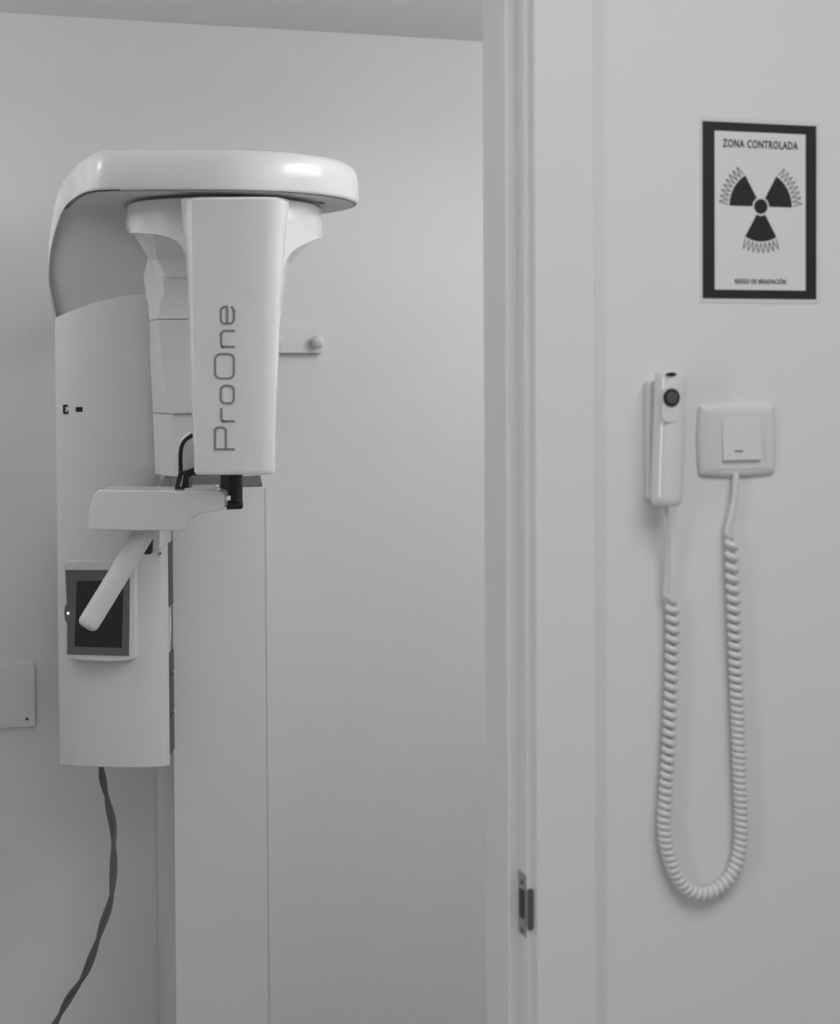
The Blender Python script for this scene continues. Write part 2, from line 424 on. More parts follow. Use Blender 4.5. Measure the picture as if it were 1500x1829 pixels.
# --- overhead beam
ZB_ = L(407, 338, 2.735).z; ZT_ = L(407, 261, 2.735).z
DC, RB = 2.975, 0.240
XCn = LX(640, 2.965, ZB_+0.02) - RB
prof = [(0.0, 0.004), (0.03, 0.0012), (0.07, 0.0), (0.45, 0.0), (0.64, 0.0008), (0.76, 0.003), (0.85, 0.0065), (0.92, 0.0115), (0.965, 0.017), (0.99, 0.023), (1.0, 0.030)]
XLf = LX(214, 2.737, ZB_)
rings = []
for t, ins in prof:
    z = ZB_+(ZT_-ZB_)*t; r = RB-ins; ring = []
    for k in range(49):
        a = -PI/2+PI*k/48; ring.append((XCn+r*math.cos(a), DC+r*math.sin(a), z))
    ring.append((XLf, DC+r, z)); ring.append((XLf, DC-r, z)); rings.append(ring)
bm = loft(rings)
stn = [((206, 261.8), (206, 338), 2.7355), ((189, 262.5), (186, 338.3), 2.738), ((173, 265.5), (166, 339.5), 2.749), ((155, 273), (149, 343.5), 2.782), ((135, 288), (132, 353), 2.862), ((113, 315), (115, 370), 3.02),
       ((100, 343), (102.5, 400), 3.055), ((92, 378), (94, 430), 3.075), ((86.5, 420), (88.5, 462), 3.09), ((85.5, 470), (87.5, 500), 3.10),
       ((91, 525), (93.5, 535), 3.115), ((99.5, 565), (102, 572), 3.13)]
outer = catmull([(a[0], a[1], d) for a, b, d in stn], 5); inner = catmull([(b[0], b[1], d) for a, b, d in stn], 5)
sr = []
for oo, ii in zip(outer, inner):
    fd = oo.z; P0 = L(ii.x, ii.y, fd); P1 = L(oo.x, oo.y, fd); th = (P1-P0).length; sc = min(1, th/0.07)
    bdp = 3.24
    fr_ = [Vector((P0.x+(P1.x-P0.x)*t, fd+ins*sc, P0.z+(P1.z-P0.z)*t)) for t, ins in prof]
    bk_ = [Vector((P0.x+(P1.x-P0.x)*t, bdp-ins*sc, P0.z+(P1.z-P0.z)*t)) for t, ins in prof[::-1]]
    sr.append(fr_+bk_)
sr0 = [p.copy() for p in sr[0]]
for p in sr0: p.x += 0.02
loft([sr0]+sr, bm)
beam = obj('overhead_beam', bm, M_BODY, mc, smooth=50)
# underside seam plate and hub
ARCL = [(LX(b[0], d, ZB_), d) for a, b, d in stn[:6]]
def stadium(r, z):
    P = [(XCn+r*math.cos(-PI/2+PI*k/48), DC+r*math.sin(-PI/2+PI*k/48), z) for k in range(49)]
    q = RB-r
    return P + [(ARCL[-1][0]+q, DC+r, z)] + [(x+q*0.5, d+q, z) for x, d in ARCL[::-1]]
obj('seam', loft([stadium(RB-0.0055, ZB_+0.002), stadium(RB-0.0055, ZB_-0.0006)]), M_DARK, beam, smooth=30)
obj('underside_plate', loft([stadium(RB-0.0085, ZB_+0.002), stadium(RB-0.0085, ZB_-0.0014)]), M_INNER, beam, smooth=30)
def drum(r0, r1, z0, z1, n=56, cx=None, cd=None):
    cx = XCn if cx is None else cx; cd = DC if cd is None else cd
    return loft([[(cx+r*math.cos(2*PI*k/n), cd+r*math.sin(2*PI*k/n), z) for k in range(n)] for r, z in ((r0, z0), (r1, z1))])
obj('shaded_hub_plate', drum(0.172, 0.176, ZB_-0.0052, ZB_-0.001), M_ARM, beam, smooth=30)  # grey darkens the hub, painting in the shade of the gap over the yoke
sa, sb = L(520, 361, DC-0.075), L(578, 361, DC-0.075)
zz = ZB_
def plan_cap(xa, xb, d, r, z0, z1):
    P = [(xb+r*math.cos(-PI/2+PI*k/10), d+r*math.sin(-PI/2+PI*k/10)) for k in range(11)] + [(xa+r*math.cos(PI/2+PI*k/10), d+r*math.sin(PI/2+PI*k/10)) for k in range(11)]
    return loft([[(x, y, z0) for x, y in P], [(x, y, z1) for x, y in P]])
dsl = (ZB_-H)/((PY0-361)/F - math.tan(PITCH))
xsl = LX(577, dsl, ZB_)
obj('slot', plan_cap(xsl-0.12, xsl-0.006, dsl, 0.009, ZB_-0.0024, ZB_+0.001), M_DARK, beam, smooth=0)
obj('axle', drum(0.05, 0.05, ZB_-0.03, ZB_-0.003), M_DARK, beam, smooth=40)
# inner back panel under the beam's bend
rows = [(366, 116, 3.03), (380, 110, 3.05), (400, 102, 3.065), (430, 94, 3.082), (465, 88, 3.097), (500, 87, 3.107), (540, 93, 3.125), (590, 101, 3.145)]
rg = []
for py, lx, d in rows:
    z = L(lx, py, d).z if py > 366 else ZB_-0.0005
    xa = LX(lx-2, d, z); xb = LX(345, d, z)
    rg.append([(xa, d+0.004, z), (xa+(xb-xa)*0.5, d-0.002, z), (xb, d+0.004, z), (xb, 3.19, z), (xa+0.01, 3.19, z)])
obj('neck_panel', loft(rg), M_INNER, mc, smooth=50)

# --- rotating yoke (drum with band and funnel)
cx = XCn; RD = 0.178
ZT2 = L(407, 352, 2.80).z; zband = L(300, 416, 2.95).z
DY = 2.975
xl = LX(229, 2.965, zband); xr = LX(575.5, 2.99, zband)
YCX = (xl+xr)/2; RX = (xr-xl)/2; RY = 0.19
def yring(sx, sy, z, dy=0, n=224, pw=2.3):
    P = []
    for k in range(n):
        a = 2*PI*k/n; c, s = math.cos(a), math.sin(a)
        P.append((YCX+sx*math.copysign(abs(c)**(2/pw), c), DY+dy+sy*math.copysign(abs(s)**(2/pw), s), z))
    return P
bm = loft([yring(RX-0.004, RY-0.004, zband), yring(RX, RY, zband+0.004), yring(RX, RY, ZT2-0.006), yring(RX-0.002, RY-0.002, ZT2-0.002), yring(RX-0.008, RY-0.008, ZT2)])
yoke = obj('rotating_yoke', bm, M_BODY, mc, smooth=35)
# arched gusset between yoke and near head: T-profile following the band front
def T_profile():
    Pp = [(318, 400), (231.5, 416.5), (240, 416), (275, 417.5), (300, 423), (315, 430), (325, 441), (331, 453), (334, 470), (334, 560)]
    Pr = [(500, 560), (505, 495), (506.5, 480), (510, 465), (517, 453), (530, 443), (548, 434), (562, 427.5), (573.5, 425.5), (558, 412)]
    return Pp, Pr
Pp, Pr = T_profile()
dg = 2.80
pr = [(L(px, py, dg).x, L(px, py, dg).z) for px, py in Pp+Pr]
def bandfront(x):                          # depth of the yoke's front at x
    u = min(1, abs((x-YCX)/RX)); return DY - RY*(max(0, 1-u**2.3))**(1/2.3)
def gusset():
    up = [(LX(px, bandfront(LX(px, 2.85, zband)), zband), None, px, py) for px, py in Pp[1:]]
    bm = bmesh.new()
    cols = []
    raw = Pp[1:]+Pr[:-1]; fine = []
    for (ax, ay), (bx, by) in zip(raw, raw[1:]): fine += [(ax+(bx-ax)*q/6, ay+(by-ay)*q/6) for q in range(6)]
    for px, py in fine+[raw[-1]]:
        if py > 560: continue
        x = LX(px, 2.85, zband); d = bandfront(x)
        for _ in range(4): x = LX(px, d, zband); d = bandfront(x)
        z = L(px, py, d).z
        cols.append((x, d, z))
    # solid: front edge follows the band, extruded back; top closed at band
    A = [bm.verts.new((x, d-0.0003, z)) for x, d, z in cols]; B = [bm.verts.new((x, d+0.0003, zband+0.012)) for x, d, z in cols]
    A2 = [bm.verts.new((x, d+0.03+0.02*0, z-0.0)) for x, d, z in cols]; B2 = [bm.verts.new((x, d+0.03, zband+0.01)) for x, d, z in cols]
    n = len(cols)
    for i in range(n-1):
        bm.faces.new((A[i], A[i+1], B[i+1], B[i])); bm.faces.new((A2[i+1], A2[i], B2[i], B2[i+1]))
        bm.faces.new((A[i+1], A[i], A2[i], A2[i+1])); bm.faces.new((B[i], B[i+1], B2[i+1], B2[i]))
    bm.faces.new((A[0], B[0], B2[0], A2[0])); bm.faces.new((B[-1], A[-1], A2[-1], B2[-1]))
    return bm
obj('gusset', gusset(), M_BODY, yoke, smooth=30)
# funnel under the band, sloping inwards to the far head
zf2 = L(268, 460, 3.00).z; zf3 = L(500, 497, 3.05).z
xa = LX(266, 3.02, zf2); xb = LX(503, 3.06, zf3)
def fr_ring(x0, x1, d0, d1, z, c=0.02): return [(x0, d0+c, z), (x0+c, d0, z), (x1-c, d0, z), (x1, d0+c, z), (x1, d1-c, z), (x1-c, d1, z), (x0+c, d1, z), (x0, d1-c, z)]
bm = loft([fr_ring(YCX-RX*0.955, YCX+RX*0.955, 2.925, 3.06, zband+0.002, 0.045), fr_ring(xa, xb+0.012, 3.01, 3.13, (zf2+zf3)/2+0.012, 0.02), fr_ring(xa+0.012, xb-0.004, 3.02, 3.12, zf3, 0.02)])
obj('funnel', bm, M_BODY, yoke, smooth=20, bevel=0.004)

# --- near head (sensor) with logo
rowsH = [  # py, left back px, seam px, face left px, face right px, seam right px
    (350, 324, 341, 500, 514), (356, 323, 339, 502, 516), (400, 327, 339, 500, 512), (430, 330, 339.5, 498.5, 509), (460, 331.5, 340, 497.5, 507),
    (500, 333.5, 341, 497, 504.8), (560, 336, 342, 495.5, 501.5), (640, 338.5, 343, 493.5, 498), (700, 341, 344.5, 492, 495.5), (780, 344, 347, 490, 493), (840, 346, 348.5, 488.8, 491.8), (845, 346.5, 349.3, 488.2, 491.3), (847.5, 348.5, 351, 486.5, 489.5), (848.5, 352, 354, 483, 486)]
DH = 2.70
rg = []
for i, (py, ls, lf, rf, rs) in enumerate(rowsH):
    z = L(420, py, DH).z; top = (i == 0); k = 0.012 if top else 0.0
    lf_, rf_ = (lf+2, rf-3) if top else (lf, rf)
    k = k if i < len(rowsH)-2 else (0.001 if i == len(rowsH)-2 else 0.004)
    ring = [(LX(ls, DH+0.055, z), DH+0.125), (LX(ls, DH+0.040, z), DH+0.040), (LX(lf_-0.8, DH+0.006+k, z), DH+0.008+k), (LX(lf_+3, DH+k, z), DH+0.0015+k), (LX(lf_+12, DH+k, z), DH+k), (LX((lf_+rf_)/2+15, DH+k, z), DH+k),
            (LX(rf_-25, DH+0.002+k, z), DH+0.002+k), (LX(rf_-5, DH+0.007+k, z), DH+0.007+k), (LX(rf_+1, DH+0.013+k, z), DH+0.013+k), (LX(rs, DH+0.045+k, z), DH+0.045+k), (LX(rs-7, DH+0.125, z), DH+0.125)]
    rg.append([(x, d, z) for x, d in ring])
head = obj('sensor_head', loft(rg), M_BODY, mc, smooth=38)
# logo strokes: u runs up the text direction (image up), v is letter height (image left)
def LG(u, v): p = L(419.3-v, 804-u, DH); return (p.x, p.z)
def arc(cu, cv, ru, rv, a0, a1, n=6): return [(cu+ru*math.cos(a0+(a1-a0)*k/n), cv+rv*math.sin(a0+(a1-a0)*k/n)) for k in range(n+1)]
def rr(u0, u1, v0, v1, r):
    return arc(u1-r, v1-r, r, r, 0, PI/2)+arc(u0+r, v1-r, r, r, PI/2, PI)+arc(u0+r, v0+r, r, r, PI, 1.5*PI)+arc(u1-r, v0+r, r, r, 1.5*PI, 2*PI)
tk = 1.6
strokes = {
 'P': [([(tk, 0), (tk, 37-tk), (34, 37-tk)]+arc(34, 30, 6, 7-tk, PI/2, 0)+[(40, 24)]+arc(34, 22, 6, 6, 0, -PI/2)+[(tk, 16)], False)],
 'r': [([(51.5, 0), (51.5, 24.5)], False), ([(51.5, 17)]+arc(58, 18, 6.5, 6, PI, PI/2)+[(75, 24)], False)],
 'o': [(rr(83.5, 115, tk, 25, 8), True)],
 'O': [(rr(128, 171.5, tk, 37-tk, 10), True)],
 'n': [([(184.5, 0), (184.5, 25)], False), ([(184.5, 18)]+arc(191, 19, 6.5, 5.5, PI, PI/2)+[(206, 24.5)]+arc(206, 18, 7, 6.5, PI/2, 0)+[(213, 0)], False)],
 'e': [([(226, 13.5), (256, 13.5)]+arc(248, 17, 8, 8, 0, PI/2)+arc(234, 17, 8, 8, PI/2, PI)+arc(234, 9.5, 8, 8, PI, 1.5*PI)+[(248, 1.5)]+arc(248, 9, 8, 7.5, -PI/2, -0.25), False)],
}
for ch_, ls in strokes.items():
    o = obj('logo_letter', ribbon_bm([([LG(*p) for p in pts], c) for pts, c in ls], 4.0*DH/F, DH-0.0008, DH+0.001), M_CHROME, head, smooth=0)
    tag(o, 'brushed metal letter')

# --- far head (tube) : recessed neck, sloping shoulder, body, lower block
df = 3.02
zn0 = L(268, 455, df).z; zn1 = L(280, 540, df).z; zs = L(284, 570, df-0.03).z; zb1 = L(300, 738, df).z; zb2 = L(300, 850, df).z
xr_ = LX(468, df, zn1)
def hring(pl, pf, d, z, dl=0.07): 
    return [(LX(pl, d+dl, z), d+dl+0.05, z), (LX(pl, d+dl, z), d+dl, z), (LX(pf, d, z), d, z), (xr_-0.03, d, z), (xr_, d+0.03, z), (xr_, d+dl+0.05, z)]
bm = loft([hring(264, 275, df, zn0), hring(256, 290, df+0.005, L(280, 490, df).z), hring(261, 290, df, L(280, 525, df).z), hring(264, 284, df-0.008, zn1), hring(266.5, 283, df-0.035, zs)])
far = obj('tube_head', bm, M_BODY2, mc, smooth=25, bevel=0.003)
bm = loft([hring(267, 283, df-0.036, zs-0.001), hring(268, 287, df-0.036, L(280, 640, df).z), hring(271, 299, df-0.036, L(280, 700, df).z), hring(273, 308, df-0.036, zb1)])
obj('lower_cover', bm, M_BODY2, far, smooth=25, bevel=0.0015)
bm = loft([hring(273, 309, df-0.030, zb1), hring(277, 309, df-0.030, zb2)])
obj('collimator_block', bm, M_BODY2, far, smooth=25, bevel=0.002)

# --- support arm from the column
bm = bmesh.new()
P = [(L(px, py, 3.04).x, L(px, py, 3.04).z) for px, py in ((279, 872), (290, 856), (300, 842), (306, 841), (306, 940), (215, 940), (215, 884))]
prism_y(P, 3.04, 3.118, bm)
obj('support_arm', bm, M_ARM, mc, smooth=0, bevel=0.004)
obj('table_mount', box_bm(LX(200, 2.9, 1.4), LX(262, 2.9, 1.4), 2.86, 3.113, L(230, 938, 2.88).z, L(230, 892, 2.88).z), M_INNER, mc, smooth=0, bevel=0.004)
# --- chin rest table
dcx = 2.78
out = [(176, 875), (335, 877), (393, 877.5), (398, 880), (400.5, 886), (400.5, 900), (397, 910.5), (380, 914), (358, 917.5), (346, 923), (338, 932), (330, 943), (322, 947.5), (240, 948), (162, 946.5), (156.5, 943), (156.5, 930), (160, 908), (166, 888), (171, 879)]
chin = obj('chin_rest_table', prism_y([(L(px, py, dcx).x, L(px, py, dcx).z) for px, py in out], dcx, dcx+0.10), M_BODY, mc, smooth=50, bevel=0.0045, seg=4)
chin['_keep'] = 1
zt_ = L(340, 877, dcx).z
o = obj('bite_tray', box_bm(LX(338, 2.86, zt_), LX(386, 2.86, zt_), 2.80, 2.90, zt_-0.001, zt_+0.003), M_BODY, chin, smooth=0, bevel=0.0012)
# handles: near one swings down, black grip ends
a_, b_ = L(263, 946, 2.82), L(158, 1112, 2.76)
def bar(a, b, r, flat=0.85, n=24, k=8):
    a, b = Vector(a), Vector(b); u = (b-a).normalized(); v = Vector((0, 1, 0)); v = (v-u*v.dot(u)).normalized(); s = u.cross(v); rings = []
    prof_ = [(0, r)] + [((b-a).length - r*0.62 + r*0.62*math.sin(PI/2*i/k), r*(math.cos(PI/2*i/k)**0.55 if i < k else 0.02)) for i in range(0, k+1)]
    for l, q_ in prof_: rings.append([a+u*l+(s*math.cos(2*PI*j/n)+v*math.sin(2*PI*j/n)*flat)*max(q_, 0.0005) for j in range(n)])
    return loft(rings)
obj('hand_grip', bar(L(268, 935, 2.84), L(153, 1122, 2.78), 0.0178), M_BODY2, mc, smooth=60)
tag(obj('grip_mount', bar(L(264, 940, 2.93), L(262, 990, 2.93), 0.0105), M_RUBBER, mc, smooth=60), 'black rubber mount')
obj('arm_bracket', prism_y([(L(px, py, 3.0).x, L(px, py, 3.0).z) for px, py in ((272, 930), (290, 930), (289, 978), (284, 981), (273, 981))], 2.98, 3.12), M_INNER, mc, smooth=0, bevel=0.003)
# temple support arch
dt = 2.85
arch = catmull([L(323.5, 873, dt), L(322.5, 840, dt), L(322.5, 808, dt), L(327, 791, dt), L(338, 780.5, dt), L(352, 776, dt), L(380, 776, dt), L(398, 784, dt), L(404, 800, dt), L(404, 850, dt)], 8)
arch_o = obj('temple_arch', tube(arch, 0.0036, 14), M_BLACK, mc, smooth=60)
pl_ = [(L(px, py, 2.875).x, L(px, py, 2.875).z) for px, py in ((319, 852), (318, 810), (320, 790), (328, 776), (342, 768), (375, 768), (394, 778), (402, 800), (402, 852))]
tag(obj('forehead_rest', prism_y(pl_, 2.865, 2.90), mat('polished_white', 0.85, 0.06, coat=1.0), arch_o, smooth=40, bevel=0.009, seg=4), 'glossy white rest')
bm = prism_y([(L(px, py, 2.84).x, L(px, py, 2.84).z) for px, py in ((313, 875), (317, 858), (321, 843), (327, 841), (336, 842), (339, 858), (339, 876))], 2.825, 2.865)
cl = obj('clamp', bm, M_BLACK, mc, smooth=0, bevel=0.002)
obj('clamp_arm', prism_y([(L(px, py, 2.84).x, L(px, py, 2.84).z) for px, py in ((325, 843), (350, 833), (380, 833), (380, 848), (345, 848), (335, 853), (325, 853))], 2.835, 2.86), M_BLACK, cl, smooth=0, bevel=0.002)
tag(obj('clamp_glint', tube([L(327, 848.5, 2.821), L(325.5, 858, 2.821), L(323, 869, 2.821)], [0.0007, 0.0009, 0.002], 8), M_CHROME, cl, smooth=60), 'thin chrome sliver standing in for a highlight')  # bright sliver put in as the highlight line on the black clamp
# black chin support post on the right
ps = obj('chin_post', tube([L(422.5, 835, 2.84), L(422.5, 896, 2.84)], 0.0102, 20), M_RUBBER, mc, smooth=40, bevel=0.001)
obj('post_foot', bar(L(405, 902, 2.84), L(434, 901, 2.84), 0.0078), M_RUBBER, ps, smooth=50)
obj('post_block', box_bm(LX(394, 2.85, 1.5), LX(413, 2.85, 1.5), 2.84, 2.875, L(400, 885, 2.85).z, L(400, 840, 2.85).z), M_DARK, ps, smooth=0, bevel=0.002)

# --- twisted power cables hanging from the column
cp_ = [L(180, 1366, 3.17), L(184, 1395, 3.17), L(193, 1435, 3.175), L(202, 1478, 3.18), L(203, 1520, 3.18), L(202, 1565, 3.18), L(197, 1610, 3.185), L(182, 1655, 3.19), L(167, 1700, 3.2), L(150, 1742, 3.21), L(122, 1785, 3.23), L(98, 1829, 3.25), L(60, 1900, 3.28), L(10, 2000, 3.32)]
last = cp_[-1]; cp_ += [Vector((last.x-0.05, last.y+0.02, 0.25)), Vector((last.x-0.10, last.y+0.02, 0.03)), Vector((last.x-0.2, last.y-0.02, 0.006))]
cc = catmull(cp_, 14)
for s_ in (0, 1):
    pts = []
    acc = 0.0
    for i, p in enumerate(cc):
        if i: acc += (p-cc[i-1]).length
        a = acc/0.095*PI + s_*PI + 0.9
        r_ = 0.0034*min(1, acc/0.03)
        if p.z < 0.012: p.z = 0.012
        T = (cc[min(i+1, len(cc)-1)]-cc[max(i-1, 0)]).normalized(); N_ = Vector((0, 1, 0)); N_ = (N_-T*N_.dot(T)).normalized(); B_ = T.cross(N_)
        pts.append(p + N_*math.cos(a)*r_ + B_*math.sin(a)*r_)
    tag(obj('power_cable', tube(pts, 0.0042, 10), M_CABLE, mc, smooth=60), 'grey cable twisted with its pair')

# ================================================================== WARNING SIGN
Y = YF
def rect(px0, px1, pyTL, pyTR, pyBL, pyBR):
    a, b, c, d = W(px0, pyTL, Y), W(px1, pyTR, Y), W(px0, pyBL, Y), W(px1, pyBR, Y)
    return (a.x+c.x)/2, (b.x+d.x)/2, (c.z+d.z)/2, (a.z+b.z)/2
r0 = rect(1249.5, 1463.5, 209, 218, 540, 543); r1 = rect(1254, 1456.5, 217, 225, 532, 535); r2 = rect(1275, 1437, 234, 240.5, 517, 519.5)
sg = empty('warning_sign', ((r0[0]+r0[1])/2, Y, (r0[2]+r0[3])/2)); sg['_c'] = tuple(sg.location)
tag(sg, 'radiation warning sign with black border and trefoil reading ZONA CONTROLADA', 'sign')
obj('film', prism_y(rrect(*r0, 0.002), Y-0.0006, Y-0.0001), M_SHEET, sg, smooth=0)
obj('border', box_bm(r1[0], r1[1], Y-0.0014, Y-0.0006, r1[2], r1[3]), M_PRINTB, sg, smooth=0)
obj('field', box_bm(r2[0], r2[1], Y-0.0018, Y-0.0013, r2[2], r2[3]), M_PRINTW, sg, smooth=0)
y0, y1 = Y-0.0023, Y-0.0017
a, b = W(1289, 257, Y), W(1423, 260, Y); hh = (W(1355, 250.5, Y)-W(1355, 265, Y)).length
obj('heading', text_bm('ZONA CONTROLADA', b.x-a.x, hh, 0.016, y0, y1, (a.x+b.x)/2, (a.z+b.z)/2), M_PRINTB, sg, smooth=0)
a, b = W(1311, 501.5, Y), W(1401.5, 502.5, Y); hh = (W(1355, 496.5, Y)-W(1355, 507, Y)).length
obj('caption', text_bm('RIESGO DE IRRADIACIÓN', b.x-a.x, hh, 0.012, y0, y1, (a.x+b.x)/2, (a.z+b.z)/2), M_PRINTB, sg, smooth=0)
c = W(1357, 369, Y); k = abs(W(1357, 319, Y).z - W(1357, 419, Y).z)/100
obj('trefoil_hub', disc_bm(c.x, c.z, 13.2*k, y0, y1, 40), M_PRINTB, sg, smooth=0)
for a0 in (0, 120, 240):
    A0, A1 = math.radians(a0), math.radians(a0+60)
    pts = [(c.x+62.5*k*math.cos(A0+(A1-A0)*i/20), c.z+62.5*k*math.sin(A0+(A1-A0)*i/20)) for i in range(21)]
    pts += [(c.x+17*k*math.cos(A1+(A0-A1)*i/8), c.z+17*k*math.sin(A1+(A0-A1)*i/8)) for i in range(9)]
    obj('trefoil_blade', prism_y(pts, y0, y1), M_PRINTB, sg, smooth=0)
    z = []
    nz = 8 if a0 != 240 else 8
    n = nz*10
    for i in range(n+1):
        t = i/n; ang = math.radians(a0+1.5+57*t); tri = abs(((t*nz) % 1)*2-1); tri = 1-tri
        s = 0.5-0.5*math.cos(PI*tri); mid = math.sin(PI*t)*4 if a0 == 240 else 0
        R__ = 66+17*s; z.append((c.x+k*R__*math.cos(ang), c.z+k*R__*math.sin(ang)))
    obj('ray_zigzag', ribbon_bm([(z, False)], 1.5*k, y0, y1), M_PRINTG, sg, smooth=0)

# ================================================================== EXPOSURE HAND SWITCH in its wall cradle
ctop = W(1200.5, 662, YF-0.03); cbot = W(1192, 905, YF-0.03)
hs = empty('exposure_hand_switch', (cbot.x, YF-0.02, cbot.z)); hs['_c'] = tuple(hs.location)
tag(hs, 'glossy white handheld exposure switch with black round button and coiled cord', 'hand switch')
Lh = (ctop-cbot).length; wd = WX(1227, YF-0.03, ctop.z)-WX(1173, YF-0.03, ctop.z)
ux = (ctop-cbot).normalized(); vx = Vector((ux.z, 0, -ux.x))
HWd = wd/2
yfr, ybk = YF-0.042, YF-0.012
def HP(u, v, y): p = cbot + ux*v + vx*u; return Vector((p.x, y, p.z))
def hand_ring(v, s, dtop=0.0):
    P = []; n = 72; rx = HWd*s; ry = (ybk-yfr)/2*s; cy = (ybk+yfr)/2
    for i in range(n):
        a = 2*PI*i/n; cc_, ss_ = math.cos(a), math.sin(a); pw = 2.0
        P.append(HP(rx*math.copysign(abs(cc_)**(2/pw), cc_), v, cy+dtop+ry*math.copysign(abs(ss_)**(2/pw), ss_)))
    return P
rg = [hand_ring(0, 0.55), hand_ring(0.001, 0.75), hand_ring(0.003, 0.90), hand_ring(0.007, 0.98), hand_ring(0.012, 1.0), hand_ring(Lh*0.5, 1.0), hand_ring(Lh-0.010, 1.0), hand_ring(Lh-0.005, 0.97), hand_ring(Lh-0.002, 0.90), hand_ring(Lh, 0.70)]
body = obj('handset_body', loft(rg), mat('gloss_handset', 0.78, 0.10, coat=1.0), hs, smooth=50)
pb = W(1198, 710, yfr)
def tilt_disc(r, ya, yb, n=36, bm=None): return disc_bm(pb.x, pb.z, r, ya, yb, n, bm=bm)
kk = abs(W(1198, 660, yfr).z-W(1198, 760, yfr).z)/100
pv = (pb-cbot).dot(ux)
pu = (pb-cbot).dot(vx)
pan = [(HP(u+pu, v, 0).x, HP(u, v, 0).z) for u, v in rrect(-17*kk, 17*kk, pv-44*kk, pv+22*kk, 13*kk)]
obj('thumb_recess', prism_y(pan, yfr-0.0009, yfr+0.002), M_SWITCH, body, smooth=0, bevel=0.0007)
tag(obj('button_ring', tilt_disc(16*kk, yfr-0.0030, yfr), M_BLACK, body, smooth=30, bevel=0.0008), 'black ring')
tag(obj('button', tilt_disc(11.3*kk, yfr-0.0036, yfr-0.001), mat('button_grey', 0.085, 0.5), body, smooth=30, bevel=0.0006), 'dark grey push button')
ht = W(1200, 668.5, yfr)
obj('top_opening', disc_bm(ht.x, ht.z, 3.6*kk, yfr-0.0002, yfr+0.008, 20, rx=9.3*kk), M_BLACK, body, smooth=0)
# cradle
cr = empty('handset_cradle', (WX(1172, YF, cbot.z), YF-0.005, cbot.z+0.01)); cr['_c'] = tuple(cr.location)
tag(cr, 'slim white wall cradle holding the handheld exposure switch', 'wall holder')
cl_ = WX(1158, YF-0.012, cbot.z+0.05)
zt, zb = W(1158, 680, YF-0.012).z, W(1158, 893, YF-0.012).z
obj('back_plate', box_bm(cl_, cl_+0.028, YF-0.0115, YF-0.0005, zb, zt), M_SWITCH, cr, smooth=0, bevel=0.003)
# plain lead, coil, plain lead up to the wall plate
yc = YF-0.0095
def wp(px, py, y=yc): return W(px, py, y)
lead = catmull([wp(1187, 901, YF-0.026), wp(1188, 930, YF-0.022), wp(1191, 980, YF-0.014), wp(1192, 1020, YF-0.012), wp(1189, 1052), wp(1188.5, 1066)], 8)
axis = catmull([wp(1199, 1076), wp(1201, 1110), wp(1200, 1160), wp(1199, 1210), wp(1197, 1260), wp(1194.5, 1320), wp(1192.5, 1360), wp(1189.5, 1400), wp(1188, 1430), wp(1185.5, 1465),
                wp(1188, 1500), wp(1196, 1535), wp(1209, 1566), wp(1226, 1587), wp(1248, 1597), wp(1272, 1593), wp(1294, 1578), wp(1310, 1556), wp(1319, 1528), wp(1323, 1495), wp(1323, 1450), wp(1321, 1400),
                wp(1319, 1340), wp(1317, 1280), wp(1314, 1200), wp(1311, 1120), wp(1309, 1060), wp(1307, 1010), wp(1306, 962)], 14)
mpp = kk*YF/yfr*1.0
acc = [0.0]
for p, q in zip(axis, axis[1:]): acc.append(acc[-1]+(q-p).length)
TL = acc[-1]
def pitch(s):                              # metres per turn along the coil
    t = s/TL
    K = [(0, 18), (0.10, 17), (0.20, 16), (0.27, 13.5), (0.33, 11.6), (0.5, 11.6), (0.66, 11.4), (0.74, 12), (0.78, 14), (0.88, 17), (1.0, 21.5)]
    for (a, u), (b, v) in zip(K, K[1:]):
        if a <= t <= b: return (u+(v-u)*(t-a)/(b-a))*mpp
    return 12*mpp
wr = 6.2*mpp; hr_ = 7.1*mpp
coil = []; s = 0.0; th = PI*1.0; j = 0
step = 0.00042
while s < TL:
    while j < len(acc)-2 and acc[j+1] < s: j += 1
    f = (s-acc[j])/max(1e-9, acc[j+1]-acc[j]); p = axis[j].lerp(axis[j+1], f)
    T = (axis[min(j+2, len(axis)-1)]-axis[max(j-1, 0)]).normalized(); T.y = 0; T.normalize()
    N_ = Vector((0, -1, 0)); B_ = T.cross(N_)
    coil.append(p + B_*math.cos(th)*hr_ + N_*math.sin(th)*hr_)
    s += step; th += 2*PI*step/pitch(s)
endl = catmull([wp(1301.5, 958), wp(1299, 950), wp(1303, 930), wp(1310, 900), wp(1313, 875), wp(1314, 846, YF-0.008)], 8)
first = coil[0]; la = lead[-1]
full = lead[:-1] + [la.lerp(first, 0.5)] + coil + endl
sm = [full[0]]
for p in full[1:]:
    if (p-sm[-1]).length > 0.0004: sm.append(p)
cord = obj('coiled_cord', tube(sm, wr, 10), M_CORD, hs, smooth=70)

